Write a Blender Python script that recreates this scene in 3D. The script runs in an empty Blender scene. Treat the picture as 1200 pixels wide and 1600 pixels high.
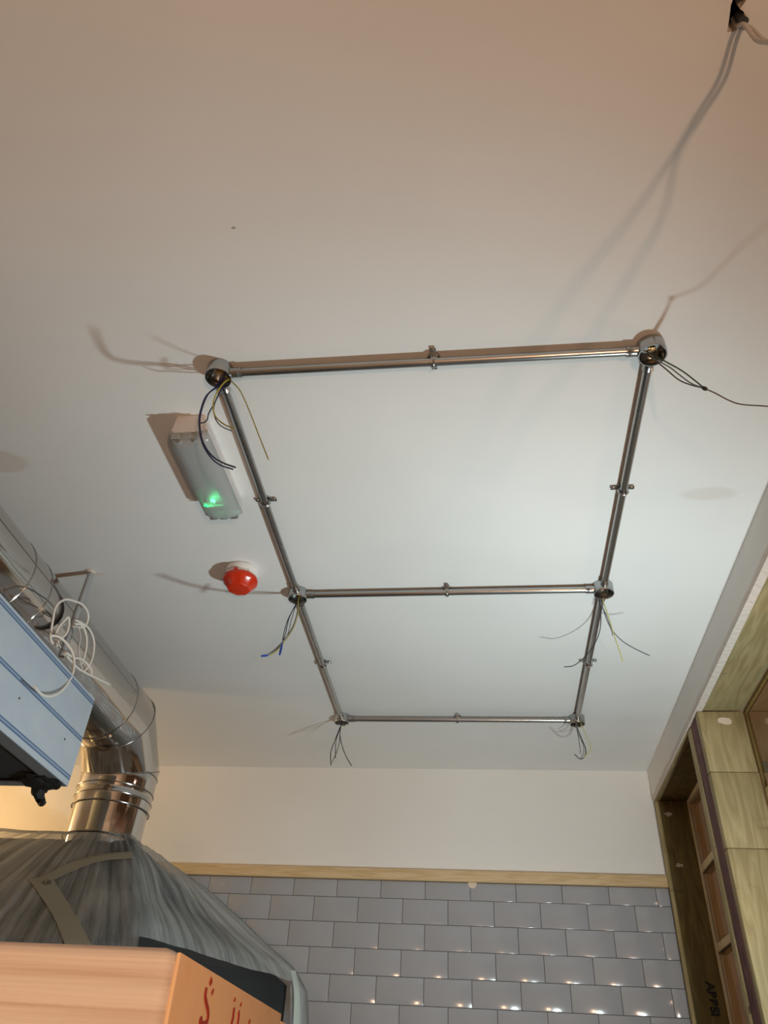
import bpy, bmesh, math, random
from mathutils import Vector, Matrix, noise

# ------------------------------------------------------------------ camera, light, exposure
EYE = 1.6                                   # camera height above the floor
X_ = (0.99279532, -0.02853005, -0.11637649)  # world X, Y, Z seen in camera (right, down, forward) terms
Y_ = (0.10817438, 0.63112392, 0.76810214)
Z_ = (0.05153399, -0.77515716, 0.6296631)
FPX = 1200.0
scene = bpy.context.scene
cam_data = bpy.data.cameras.new('camera')
cam = bpy.data.objects.new('camera', cam_data)
scene.collection.objects.link(cam)
scene.camera = cam
cam_data.sensor_fit = 'HORIZONTAL'
cam_data.sensor_width = 36.0
cam_data.lens = 36.0 * FPX / 1200.0
cam_data.clip_start = 0.02
right = Vector((X_[0], Y_[0], Z_[0])); down = Vector((X_[1], Y_[1], Z_[1])); fwd = Vector((X_[2], Y_[2], Z_[2]))
rot = Matrix((right, -down, -fwd)).transposed()
cam.matrix_world = Matrix.Translation((0, 0, EYE)) @ rot.to_4x4()

world = bpy.data.worlds.new('world'); scene.world = world
world.use_nodes = True
world.node_tree.nodes['Background'].inputs[0].default_value = (0.5, 0.5, 0.55, 1)
world.node_tree.nodes['Background'].inputs[1].default_value = 0.02

def lamp(name, loc, power, color, radius):
    d = bpy.data.lights.new(name, 'POINT'); d.energy = power; d.color = color; d.shadow_soft_size = radius
    o = bpy.data.objects.new(name, d); o.location = (loc[0], loc[1], loc[2] + EYE)
    scene.collection.objects.link(o); return o
fl = bpy.data.lights.new('cool_flood_lamp', 'SPOT'); fl.energy = 92.0; fl.color = (0.82, 0.98, 1.0); fl.shadow_soft_size = 0.04
fl.spot_size = math.radians(158); fl.spot_blend = 1.0
flo = bpy.data.objects.new('cool_flood_lamp', fl); flo.location = (0.755, 1.64, -0.07 + EYE)
flo.rotation_euler = Vector((-0.80, 0.50, 0.68)).to_track_quat('-Z', 'Y').to_euler(); scene.collection.objects.link(flo)
lamp('warm_room_lamp', (0.70, -1.30, -0.6), 84.0, (1.0, 0.61, 0.37), 0.05)
lamp('warm_corner_lamp', (-2.55, 3.02, 0.98), 15.0, (1.0, 0.62, 0.26), 0.06)
lamp('warm_lamp_outside', (1.9, 1.9, 0.75), 11.0, (1.0, 0.62, 0.38), 0.10)
scene.view_settings.view_transform = 'Standard'
scene.view_settings.look = 'None'
scene.view_settings.gamma = 1.0
scene.view_settings.use_curve_mapping = False
scene.view_settings.exposure = 0.0
scene.cycles.max_bounces = 10
scene.cycles.caustics_reflective = False
scene.cycles.caustics_refractive = False

# ------------------------------------------------------------------ helpers
C = scene.collection
CEIL = 1.4                                   # ceiling height above the camera
def ray(px, py):
    return right * ((px - 600) / FPX) + down * ((py - 800) / FPX) + fwd
def onz(px, py, z=CEIL): r = ray(px, py); return r * (z / r.z)
def onx(px, py, x): r = ray(px, py); return r * (x / r.x)
def ony(px, py, y): r = ray(px, py); return r * (y / r.y)
UP = Vector((0, 0, EYE))

def tag(o, label=None, cat=None, group=None, kind=None):
    if label: o['label'] = label
    if cat: o['category'] = cat
    if group: o['group'] = group
    if kind: o['kind'] = kind
    return o
def thing(name, label, cat, loc, group=None):
    o = bpy.data.objects.new(name, None); C.objects.link(o)
    o.location = Vector(loc) + UP; o.empty_display_size = 0.05
    return tag(o, label, cat, group)
def obj(name, bm, mat, parent=None, origin=None, smooth=True, angle=35, label=None, kind=None):
    """bm holds camera-height-relative world coordinates"""
    bmesh.ops.recalc_face_normals(bm, faces=bm.faces[:])
    if parent is not None:
        org = parent.matrix_basis.translation.copy()
        q = parent
        while q.parent: q = q.parent; org += q.matrix_basis.translation
    else:
        if origin is None:
            xs = [v.co for v in bm.verts]
            origin = (Vector((min(v.x for v in xs) + max(v.x for v in xs), min(v.y for v in xs) + max(v.y for v in xs), 2 * min(v.z for v in xs)))) / 2
        org = Vector(origin) + UP
    bmesh.ops.translate(bm, verts=bm.verts[:], vec=UP - org)
    me = bpy.data.meshes.new(name); bm.to_mesh(me); bm.free()
    o = bpy.data.objects.new(name, me); C.objects.link(o)
    if parent is not None: o.parent = parent
    else: o.location = org
    for m in (mat if isinstance(mat, (list, tuple)) else [mat]): me.materials.append(m)
    if smooth:
        me.shade_smooth(); me.set_sharp_from_angle(angle=math.radians(angle))
    if label: o['label'] = label
    if kind: o['kind'] = kind
    return o
def struct(name, bm, mat, parent=None, **k):
    o = obj(name, bm, mat, parent, **k)
    if parent is None: o['kind'] = 'structure'
    return o
def B(): return bmesh.new()
def box(bm, lo, hi, bevel=0.0, seg=2, mi=0):
    lo, hi = Vector(lo), Vector(hi); t = bmesh.new()
    bmesh.ops.create_cube(t, size=1.0)
    for v in t.verts: v.co = Vector((lo[i] + (v.co[i] + .5) * (hi[i] - lo[i]) for i in range(3)))
    if bevel: bmesh.ops.bevel(t, geom=t.edges[:], offset=bevel, segments=seg, affect='EDGES', profile=.5)
    merge(bm, t, mi); return bm
def merge(bm, t, mi=0, mat=None):
    vm = {}
    for v in t.verts: vm[v] = bm.verts.new(mat @ v.co if mat else v.co)
    for f in t.faces:
        try: nf = bm.faces.new([vm[v] for v in f.verts]); nf.material_index = mi
        except ValueError: pass
    t.free()
def frames(pts):
    n = len(pts); out = []
    up = None
    for i in range(n):
        t = (pts[min(i + 1, n - 1)] - pts[max(i - 1, 0)]).normalized()
        if up is None:
            a = Vector((0, 0, 1)) if abs(t.z) < .9 else Vector((1, 0, 0))
            u = t.cross(a).normalized()
        else:
            u = (up - t * up.dot(t)).normalized()
        up = u; out.append((u, t.cross(u)))
    return out
def tube(bm, pts, r, segs=10, cap=True, mi=0):
    pts = [Vector(p) for p in pts]
    rs = r if isinstance(r, (list, tuple)) else [r] * len(pts)
    rings = []
    for p, (u, v), rr in zip(pts, frames(pts), rs):
        rings.append([bm.verts.new(p + (u * math.cos(2 * math.pi * k / segs) + v * math.sin(2 * math.pi * k / segs)) * rr) for k in range(segs)])
    for a, b in zip(rings, rings[1:]):
        for k in range(segs):
            f = bm.faces.new((a[k], a[(k + 1) % segs], b[(k + 1) % segs], b[k])); f.material_index = mi
    if cap:
        for q in (rings[0][::-1], rings[-1]):
            f = bm.faces.new(q); f.material_index = mi
    return bm
def spline(pts, n=8):
    pts = [Vector(p) for p in pts]; P = [pts[0] * 2 - pts[1]] + pts + [pts[-1] * 2 - pts[-2]]
    out = []
    for i in range(1, len(P) - 2):
        a, b, c, d = P[i - 1:i + 3]
        for k in range(n):
            t = k / n
            out.append(.5 * ((2 * b) + (c - a) * t + (2 * a - 5 * b + 4 * c - d) * t * t + (3 * b - a - 3 * c + d) * t ** 3))
    out.append(pts[-1]); return out
def lathe(bm, c, prof, segs=32, axis=Vector((0, 0, 1)), mi=0, a0=0):
    """prof: list of (radius, height along axis)"""
    c = Vector(c); axis = Vector(axis).normalized()
    a = Vector((1, 0, 0)) if abs(axis.x) < .9 else Vector((0, 1, 0))
    u = (a - axis * a.dot(axis)).normalized(); v = axis.cross(u)
    rings = []
    for r, h in prof:
        if r < 1e-6: rings.append([bm.verts.new(c + axis * h)]); continue
        rings.append([bm.verts.new(c + axis * h + (u * math.cos(a0 + 2 * math.pi * k / segs) + v * math.sin(a0 + 2 * math.pi * k / segs)) * r) for k in range(segs)])
    for p, q in zip(rings, rings[1:]):
        for k in range(segs):
            k2 = (k + 1) % segs
            if len(p) == 1 and len(q) == 1: continue
            if len(p) == 1: f = bm.faces.new((p[0], q[k2], q[k]))
            elif len(q) == 1: f = bm.faces.new((p[k], p[k2], q[0]))
            else: f = bm.faces.new((p[k], p[k2], q[k2], q[k]))
            f.material_index = mi
    return bm
def prism(bm, poly, h0, h1, axis='z', mi=0):
    def P(a, b, h): return {'z': (a, b, h), 'y': (a, h, b), 'x': (h, a, b)}[axis]
    lo = [bm.verts.new(P(a, b, h0)) for a, b in poly]; hi = [bm.verts.new(P(a, b, h1)) for a, b in poly]
    n = len(poly)
    fs = [bm.faces.new(lo[::-1]), bm.faces.new(hi)] + [bm.faces.new((lo[k], lo[(k + 1) % n], hi[(k + 1) % n], hi[k])) for k in range(n)]
    for f in fs: f.material_index = mi
    return bm

# ------------------------------------------------------------------ materials
def base_mat(name, col=(.8, .8, .8), rough=.5, metal=0.0, **kw):
    m = bpy.data.materials.new(name); m.use_nodes = True
    b = m.node_tree.nodes['Principled BSDF']
    b.inputs['Base Color'].default_value = (*col, 1); b.inputs['Roughness'].default_value = rough
    b.inputs['Metallic'].default_value = metal
    for k, v in kw.items(): b.inputs[k.replace('_', ' ')].default_value = v
    return m, m.node_tree, b
def N(nt, typ, **kw):
    n = nt.nodes.new(typ)
    for k, v in kw.items(): setattr(n, k, v)
    return n
def coords(nt, scale=(1, 1, 1), rot=(0, 0, 0), geo=True):
    """position in the world: surfaces here never move"""
    g = N(nt, 'ShaderNodeNewGeometry'); mp = N(nt, 'ShaderNodeMapping')
    mp.inputs['Scale'].default_value = scale; mp.inputs['Rotation'].default_value = rot
    nt.links.new(g.outputs['Position'], mp.inputs['Vector']); return mp.outputs[0]
def noise_tex(nt, vec, scale, detail=4, rough=.5):
    n = N(nt, 'ShaderNodeTexNoise'); n.inputs['Scale'].default_value = scale
    n.inputs['Detail'].default_value = detail; n.inputs['Roughness'].default_value = rough
    nt.links.new(vec, n.inputs['Vector']); return n.outputs['Fac']
def ramp(nt, fac, stops):
    r = N(nt, 'ShaderNodeValToRGB'); e = r.color_ramp.elements
    while len(e) < len(stops): e.new(.5)
    for el, (p, c) in zip(e, stops): el.position = p; el.color = (*c, 1) if len(c) == 3 else c
    nt.links.new(fac, r.inputs[0]); return r.outputs[0]
def bump(nt, b, h, strength, dist=.01):
    n = N(nt, 'ShaderNodeBump'); n.inputs['Strength'].default_value = strength; n.inputs['Distance'].default_value = dist
    nt.links.new(h, n.inputs['Height']); nt.links.new(n.outputs[0], b.inputs['Normal'])
def mixc(nt, fac, a, b):
    n = N(nt, 'ShaderNodeMix', data_type='RGBA')
    for s, v in ((n.inputs[0], fac), (n.inputs[6], a), (n.inputs[7], b)):
        if isinstance(v, (int, float)): s.default_value = v
        elif isinstance(v, tuple): s.default_value = (*v, 1)
        else: nt.links.new(v, s)
    return n.outputs[2]
def math_(nt, op, a, b=0.0, clamp=False):
    n = N(nt, 'ShaderNodeMath', operation=op, use_clamp=clamp)
    for s, v in zip(n.inputs, (a, b)):
        if isinstance(v, (int, float)): s.default_value = v
        else: nt.links.new(v, s)
    return n.outputs[0]
def patch(nt, center, size, wob=.35, soft=.15, nscale=9):
    """0..1 mask of an irregular stain or painted shadow round a fixed point of the room"""
    v = coords(nt)
    s = N(nt, 'ShaderNodeVectorMath', operation='SUBTRACT'); nt.links.new(v, s.inputs[0]); s.inputs[1].default_value = center
    d = N(nt, 'ShaderNodeVectorMath', operation='DIVIDE'); nt.links.new(s.outputs[0], d.inputs[0]); d.inputs[1].default_value = size
    l = N(nt, 'ShaderNodeVectorMath', operation='LENGTH'); nt.links.new(d.outputs[0], l.inputs[0])
    nz = noise_tex(nt, v, nscale, 3)
    q = math_(nt, 'ADD', l.outputs['Value'], math_(nt, 'MULTIPLY', math_(nt, 'SUBTRACT', nz, .5), wob * 2))
    return math_(nt, 'SUBTRACT', 1.0, math_(nt, 'DIVIDE', math_(nt, 'SUBTRACT', q, 1 - soft), soft * 2, ), clamp=True)

# painted plaster
M_ceil, nt, b = base_mat('ceiling_paint', (.80, .80, .785), .62)
v = coords(nt)
col = ramp(nt, noise_tex(nt, v, 1.7, 5), [(.35, (.775, .775, .76)), (.65, (.81, .81, .80))])
p1 = patch(nt, (-1.30, 1.437, 3.0), (.075, .045, 1), .4); p2 = patch(nt, (.637, 1.67, 3.0), (.075, .028, 1), .55, .2, 14); p3 = patch(nt, (-.464, .793, 3.0), (.0045, .003, 1), .2)
drop_shadow = patch(nt, (-1.46, 1.99, 3.0), (.24, .016, 1))  # painted shadow line of the grey conduit drop
col = mixc(nt, math_(nt, 'MULTIPLY', p1, .45), col, (.60, .50, .40)); col = mixc(nt, math_(nt, 'MULTIPLY', p2, .35), col, (.60, .54, .47))
col = mixc(nt, math_(nt, 'MULTIPLY', p3, .6), col, (.12, .11, .10)); col = mixc(nt, math_(nt, 'MULTIPLY', drop_shadow, .3), col, (.62, .48, .34))
nt.links.new(col, b.inputs['Base Color'])
sw = noise_tex(nt, coords(nt, (.40, 1.5, 1), (0, 0, .15)), 1.5, 2); fine = noise_tex(nt, v, 90, 2)
bump(nt, b, math_(nt, 'ADD', math_(nt, 'MULTIPLY', sw, 1.0), math_(nt, 'MULTIPLY', fine, .012)), .55, .03)

M_wall, nt, b = base_mat('wall_paint', (.80, .78, .75), .6)
v = coords(nt)
nt.links.new(ramp(nt, noise_tex(nt, v, 2.3, 4), [(.3, (.78, .755, .72)), (.7, (.82, .80, .77))]), b.inputs['Base Color'])
bump(nt, b, noise_tex(nt, v, 70, 3), .12, .004)
M_raw, nt, b = base_mat('raw_plaster_edge', (.66, .58, .52), .9)
bump(nt, b, noise_tex(nt, coords(nt), 60, 5), .8, .01)
M_floor, nt, b = base_mat('floor_screed', (.32, .31, .30), .8)
nt.links.new(ramp(nt, noise_tex(nt, coords(nt), 3, 6), [(.3, (.26, .255, .25)), (.7, (.38, .375, .37))]), b.inputs['Base Color'])

M_tile, nt, b = base_mat('grey_glazed_tile', (.36, .365, .39), .14)
nt.links.new(ramp(nt, noise_tex(nt, coords(nt), 4, 2), [(.3, (.345, .35, .375)), (.7, (.375, .38, .405))]), b.inputs['Base Color'])
bump(nt, b, noise_tex(nt, coords(nt), 9, 2), .05, .01)
M_grout, nt, b = base_mat('dark_grout', (.10, .095, .09), .9)

def wood(name, c0, c1, c2, scale, rough=.6, ring=18, knots=0.0, green=None, gr=.5):
    """grain runs along the axis whose scale is small"""
    m, nt, b = base_mat(name, c1, rough)
    v = coords(nt, scale)
    w = noise_tex(nt, v, 1.2, 3, .55)
    s = math_(nt, 'FRACT', math_(nt, 'MULTIPLY', w, ring))
    s = math_(nt, 'ABSOLUTE', math_(nt, 'SUBTRACT', math_(nt, 'MULTIPLY', s, 2), 1))
    fine = noise_tex(nt, coords(nt, tuple(q * 14 for q in scale)), 1.0, 3)
    f = math_(nt, 'ADD', math_(nt, 'MULTIPLY', s, .65), math_(nt, 'MULTIPLY', fine, .35))
    col = ramp(nt, f, [(.1, c0), (.5, c1), (.95, c2)])
    big = noise_tex(nt, coords(nt), 5.0, 3)
    if green: col = mixc(nt, math_(nt, 'MULTIPLY', math_(nt, 'SUBTRACT', big, .35, True), gr * 2), col, green)
    if knots:
        vo = N(nt, 'ShaderNodeTexVoronoi'); vo.inputs['Scale'].default_value = 6.5
        nt.links.new(coords(nt), vo.inputs['Vector'])
        k = math_(nt, 'LESS_THAN', vo.outputs['Distance'], knots)
        col = mixc(nt, math_(nt, 'MULTIPLY', k, .75), col, (.06, .035, .015))
    if green:
        mk = noise_tex(nt, coords(nt, tuple(22 if q < 2 else 5 for q in scale)), 1.0, 4, .6)
        mk = math_(nt, 'MULTIPLY', math_(nt, 'SUBTRACT', mk, .64, True), 7, True)
        col = mixc(nt, math_(nt, 'MULTIPLY', mk, .6), col, (.09, .07, .035))
    nt.links.new(col, b.inputs['Base Color'])
    bump(nt, b, f, .25, .003)
    return m
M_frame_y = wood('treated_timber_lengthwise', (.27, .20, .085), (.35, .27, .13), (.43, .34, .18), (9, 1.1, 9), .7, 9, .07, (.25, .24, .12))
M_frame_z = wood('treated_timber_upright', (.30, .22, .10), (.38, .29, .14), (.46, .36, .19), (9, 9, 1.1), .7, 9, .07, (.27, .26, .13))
M_sash = wood('sash_pine', (.62, .47, .26), (.72, .57, .35), (.78, .65, .43), (12, 12, 1.5), .5, 7)
M_batten = wood('pale_pine_batten', (.55, .38, .19), (.64, .46, .25), (.70, .52, .31), (1.2, 20, 20), .55, 8, .035)
M_beam = wood('planed_pine_beam', (.64, .50, .42), (.80, .71, .64), (.84, .76, .70), (1.0, 8, 60), .6, 3)
M_end = wood('sawn_orange_timber_end', (.82, .52, .28), (.92, .62, .36), (.95, .70, .46), (8, 10, 7), .85, 2)
M_frame_d = wood('shade_dark_timber', (.13, .082, .018), (.20, .13, .032), (.26, .18, .05), (9, 9, 1.1), .75, 9, .09, (.14, .12, .05))  # shade of the recessed frame is put into this timber's dark colour
M_board = wood('pale_board_edge', (.66, .42, .27), (.74, .50, .34), (.80, .58, .42), (8, 6, 1.5), .8, 4)
M_red, _, _ = base_mat('red_stamp_ink', (.42, .05, .035), .7)
M_purple, nt, b = base_mat('purple_brown_strip', (.13, .065, .065), .8)
nt.links.new(ramp(nt, noise_tex(nt, coords(nt, (9, 9, 3)), 5, 5), [(.3, (.085, .038, .035)), (.6, (.16, .065, .062)), (.8, (.27, .14, .13))]), b.inputs['Base Color'])
M_filler, _, _ = base_mat('pink_filler', (.74, .62, .50), .9)
M_ink, _, _ = base_mat('black_stamp_ink', (.015, .012, .01), .8)
M_salmon, nt, b = base_mat('salmon_plaster', (.50, .31, .23), .8)
M_brown, nt, b = base_mat('brown_render', (.16, .10, .06), .9)
nt.links.new(ramp(nt, noise_tex(nt, coords(nt), 4, 5), [(.3, (.10, .06, .035)), (.7, (.20, .12, .07))]), b.inputs['Base Color'])
M_glass, nt, b = base_mat('window_glass', (1, 1, 1), .02); b.inputs['Transmission Weight'].default_value = 1.0; b.inputs['IOR'].default_value = 1.45

M_galv, nt, b = base_mat('galvanised_steel', (.42, .43, .43), .30, 1.0)
nt.links.new(ramp(nt, noise_tex(nt, coords(nt), 6, 2), [(.3, (.40, .41, .41)), (.7, (.47, .48, .48))]), b.inputs['Base Color'])
nt.links.new(ramp(nt, noise_tex(nt, coords(nt), 8, 2), [(.3, (.24,) * 3), (.7, (.28,) * 3)]), b.inputs['Roughness'])
M_chrome, nt, b = base_mat('polished_stainless', (.60, .58, .55), .10, 1.0)
bump(nt, b, noise_tex(nt, coords(nt, (1, .5, 1)), 7, 2), .12, .02)
M_seam, _, _ = base_mat('duct_seam_bead', (.35, .34, .32), .22, 1.0)
M_dark, _, _ = base_mat('hood_inside_shade', (.02, .02, .022), .8)  # black for the shade inside the open hood
M_hook, _, _ = base_mat('dark_sheet_steel', (.10, .11, .12), .45, .7)
M_oven, _, _ = base_mat('oven_steel', (.045, .05, .055), .45, .5)

# sheet steel under blue edged protective film
M_film, nt, b = base_mat('filmed_sheet_steel', (.36, .44, .52), .4, .2)
g = N(nt, 'ShaderNodeNewGeometry'); sp = N(nt, 'ShaderNodeSeparateXYZ'); nt.links.new(g.outputs['Position'], sp.inputs[0])
zz = sp.outputs['Z']
col = ramp(nt, noise_tex(nt, coords(nt, (1, 2, 3)), 6, 4), [(.3, (.46, .54, .63)), (.7, (.51, .59, .67))])
m = None
HX = -1.15
for px, py in ((0, 938), (0, 1030), (0, 1121)):
    z0 = onx(px, py, HX).z + EYE
    for off, wd in ((-.0045, .0022), (.0045, .0018)):
        k = math_(nt, 'LESS_THAN', math_(nt, 'ABSOLUTE', math_(nt, 'SUBTRACT', zz, z0 + off)), wd)
        m = k if m is None else math_(nt, 'MAXIMUM', m, k)
    k = math_(nt, 'MULTIPLY', math_(nt, 'LESS_THAN', math_(nt, 'ABSOLUTE', math_(nt, 'SUBTRACT', zz, z0)), .0045), .45)
    m = math_(nt, 'MAXIMUM', m, k)
col = mixc(nt, m, col, (.07, .16, .33))
nt.links.new(col, b.inputs['Base Color'])
M_steel, _, _ = base_mat('brushed_sheet_steel', (.30, .33, .36), .4, .6)

def plastic(name, col, rough=.4, **k): return base_mat(name, col, rough, **k)[0]
M_white = plastic('white_plastic', (.78, .76, .74), .4)
M_whitep = plastic('white_painted_batten_body', (.76, .72, .70), .45)
M_cable = plastic('white_cable_sheath', (.74, .71, .66), .45)
M_greycable = plastic('grey_cable_sheath', (.50, .48, .46), .5)
M_pvc = plastic('grey_pvc_conduit', (.33, .35, .37), .5)
M_blue = plastic('blue_insulation', (.020, .030, .16), .4)
M_dblue = plastic('dark_blue_insulation', (.012, .012, .07), .4)
M_black = plastic('black_insulation', (.012, .012, .012), .45)
M_gy = plastic('green_yellow_insulation', (.36, .33, .045), .4)
M_green = plastic('green_insulation', (.05, .09, .04), .45)
M_brownw = plastic('brown_insulation', (.10, .055, .035), .45)
M_greyw = plastic('grey_insulation', (.14, .15, .17), .45)
M_paley = plastic('pale_yellow_green_insulation', (.50, .50, .16), .4)
M_tape = plastic('blue_tape', (.02, .06, .35), .4)
M_copper, _, _ = base_mat('brass_terminal', (.55, .30, .12), .4, .8)
M_redp, nt, b = base_mat('red_lens_plastic', (.62, .035, .008), .16)
M_mask, nt, b = base_mat('masking_tape', (.30, .275, .21), .7)
M_rag = plastic('black_bin_liner', (.006, .006, .006), .7)

# clear ribbed cover of the emergency light
M_diff, nt, b = base_mat('clear_ribbed_cover', (.70, .72, .72), .15)
b.inputs['Transmission Weight'].default_value = 0.5; b.inputs['IOR'].default_value = 1.25
M_tray = plastic('grey_gear_tray', (.36, .39, .39), .5)
M_led = bpy.data.materials.new('green_indicator_glare'); M_led.use_nodes = True; nt = M_led.node_tree; nt.nodes.clear()
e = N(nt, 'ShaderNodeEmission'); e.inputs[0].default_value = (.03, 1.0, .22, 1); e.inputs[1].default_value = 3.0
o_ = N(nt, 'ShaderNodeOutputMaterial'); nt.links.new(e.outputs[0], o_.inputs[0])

# thin cloudy polythene
M_poly = bpy.data.materials.new('cloudy_polythene'); M_poly.use_nodes = True; nt = M_poly.node_tree; nt.nodes.clear()
tr = N(nt, 'ShaderNodeBsdfTransparent'); tr.inputs[0].default_value = (.93, .95, .96, 1)
pb = N(nt, 'ShaderNodeBsdfPrincipled'); pb.inputs['Base Color'].default_value = (.40, .41, .40, 1); pb.inputs['Roughness'].default_value = .33
mx = N(nt, 'ShaderNodeMixShader'); out = N(nt, 'ShaderNodeOutputMaterial')
g = N(nt, 'ShaderNodeNewGeometry'); sp = N(nt, 'ShaderNodeSeparateXYZ'); nt.links.new(g.outputs['Position'], sp.inputs[0])
ang = math_(nt, 'ARCTAN2', math_(nt, 'SUBTRACT', sp.outputs['Y'], 2.92), math_(nt, 'SUBTRACT', sp.outputs['X'], -1.44))
cb = N(nt, 'ShaderNodeCombineXYZ'); nt.links.new(math_(nt, 'MULTIPLY', ang, 15.0), cb.inputs[0]); nt.links.new(math_(nt, 'MULTIPLY', sp.outputs['Z'], 2.5), cb.inputs[1])
fold = noise_tex(nt, cb.outputs[0], 1.0, 7, .6)
cloud = noise_tex(nt, coords(nt), 3.5, 4)
fac = math_(nt, 'ADD', math_(nt, 'MULTIPLY', fold, .65), math_(nt, 'MULTIPLY', cloud, .35))
fac = ramp(nt, fac, [(.36, (.16,) * 3), (.50, (.52,) * 3), (.62, (.88,) * 3)])
bump(nt, pb, fold, .5, .02)
nt.links.new(fac, mx.inputs[0]); nt.links.new(tr.outputs[0], mx.inputs[1]); nt.links.new(pb.outputs[0], mx.inputs[2]); nt.links.new(mx.outputs[0], out.inputs[0])

# ------------------------------------------------------------------ the room
XL, XR, YB, YF, FL = -3.1, 0.78, 3.696, -3.0, -EYE
XO = 4.2                                      # far side of the space beyond the opening
# ceiling with a real broken-out hole for the hanging cables
bm = B()
hole = [onz(*p) for p in ((1150, -14), (1142, 8), (1139, 32), (1136, 50), (1146, 50), (1153, 44), (1160, 40), (1166, 30), (1162, 18), (1156, 14), (1168, -2), (1160, -14))]
outer = [Vector((XL - .1, YF - .1, CEIL)), Vector((XO, YF - .1, CEIL)), Vector((XO, -.43, CEIL)), Vector((XR + .17, -.43, CEIL)), Vector((XR + .17, YB + .1, CEIL)), Vector((XL - .1, YB + .1, CEIL))]
vo_ = [bm.verts.new(p) for p in outer]; vh = [bm.verts.new(p) for p in hole]
for loop in (vo_, vh):
    for i in range(len(loop)): bm.edges.new((loop[i], loop[(i + 1) % len(loop)]))
bmesh.ops.triangle_fill(bm, edges=bm.edges[:], use_beauty=True)
hu = [bm.verts.new(p + Vector((0, 0, .035))) for p in hole]; ou = [bm.verts.new(p + Vector((0, 0, .035))) for p in outer]
for i in range(len(vh)):
    j = (i + 1) % len(vh); f = bm.faces.new((vh[i], vh[j], hu[j], hu[i])); f.material_index = 1
for i in range(len(vo_)):
    j = (i + 1) % len(vo_); bm.faces.new((vo_[i], vo_[j], ou[j], ou[i]))
struct('ceiling', bm, [M_ceil, M_raw], smooth=False)
struct('ceiling_void_deck', box(B(), (XL - .1, YF - .1, CEIL + .26), (XO, YB + .1, CEIL + .32)), M_brown, smooth=False)
struct('floor', box(B(), (XL - .1, YF - .1, FL - .1), (XO, YB + .1, FL)), M_floor, smooth=False)
struct('wall_back', box(B(), (XL - .1, YB, FL), (XO, YB + .1, CEIL)), M_wall, smooth=False)
struct('wall_left', box(B(), (XL - .1, YF, FL), (XL, YB, CEIL)), M_wall, smooth=False)
struct('wall_front', box(B(), (XL - .1, YF - .1, FL), (XO, YF, CEIL)), M_wall, smooth=False)
# right wall: header above the opening, with a rough plaster lip; low wall under it; pier behind the camera
bm = box(B(), (XR, -.42, 1.262), (XR + .17, YB, CEIL)); struct('wall_right', bm, M_wall, smooth=False)
bm = B(); n = 90; rnd = random.Random(4)
prev = None
for i in range(n + 1):
    y = -.42 + (YB - .02 + .42) * i / n
    w = .0135 + .006 * noise.noise(Vector((y * 7, 0, 3))) + .003 * rnd.random()
    ring = [bm.verts.new(q) for q in ((XR + .001, y, 1.262 + w + .006), (XR - .0035, y, 1.262 + w), (XR - .0045, y, 1.2535), (XR + .020, y, 1.2520), (XR + .020, y, 1.262))]
    if prev:
        for k in range(5): bm.faces.new((prev[k], prev[(k + 1) % 5], ring[(k + 1) % 5], ring[k]))
    prev = ring
struct('trim_1', bm, M_raw)
struct('wall_right_lower', box(B(), (XR, -.42, FL), (XR + .17, YB, -.75)), M_wall, smooth=False)
struct('wall_right_pier', box(B(), (XR, -.42, -.75), (XR + .17, -.32, 1.262)), M_wall, smooth=False)
# the space seen through the opening
struct('wall_outside', box(B(), (XO, YF - .1, FL), (XO + .1, YB + .1, 1.9)), M_brown, smooth=False)
struct('ceiling_outside', box(B(), (XR + .17, -.42, 1.45), (XO, YB, 1.55)), M_salmon, smooth=False)

# glazed tiles: one course pattern, one surface
bm = B(); Wt, Ht = .198, .0995
gt = .0018
z_top = .815 + Ht * .73
rows = []
zb = .815
rows.append((.815, z_top))
while zb > FL:
    rows.append((max(zb - Ht, FL), zb)); zb -= Ht
for r, (z0, z1) in enumerate(rows):
    x = (-.262 if r % 2 == 0 else -.36) - 16 * Wt
    while x < XR:
        a, c_ = max(x, XL), min(x + Wt, XR + .004)
        if c_ - a > .01 and z1 - z0 > .01:
            box(bm, (a + gt / 2, YB - .009, z0 + gt / 2), (c_ - gt / 2, YB - .001, z1 - gt / 2), .0016, 2)
        x += Wt
struct('wall_back_tiling', bm, M_tile)
struct('wall_back_grout', box(B(), (XL, YB - .0055, FL), (XR + .004, YB + .002, z_top)), M_grout, smooth=False)
bm = box(B(), (XL, YB - .022, z_top + .001), (XR + .012, YB + .001, .936), .003)
struct('trim_2', bm, M_batten)
bm = B()
lathe(bm, ony(738, 1381, YB - .0092), [(0, -.0012), (.015, -.001), (.019, 0)], 14, Vector((0, 1, 0)))
for v_ in bm.verts: v_.co.z = v_.co.z * 1.0
tag(obj('filler_spot', bm, M_filler), 'small round beige filler blob on the tiles under the pale batten', 'filler')

# ------------------------------------------------------------------ timber lined opening on the right
FX0, FX1 = XR + .002, .937
OY0, OY1 = -.30, YB - .002
PZ = 1.252
t = thing('timber_lintel', 'long green-tinged treated timber lining the top of the opening', 'lintel', ((FX0 + FX1) / 2, 1.8, PZ))
obj('board', box(B(), (FX0 + .002, OY0, PZ + .001), (FX1 + .004, 2.716, PZ + .01), .0035), M_frame_y, t)
obj('board', box(B(), (FX0 + .002, 2.904, PZ + .001), (FX1, OY1, PZ + .01), .0035), M_frame_d, t)
obj('front_strip', box(B(), (FX0 - .001, 2.904, PZ - .006), (FX0 + .020, OY1, PZ + .010), .002), M_frame_y, t)
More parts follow.
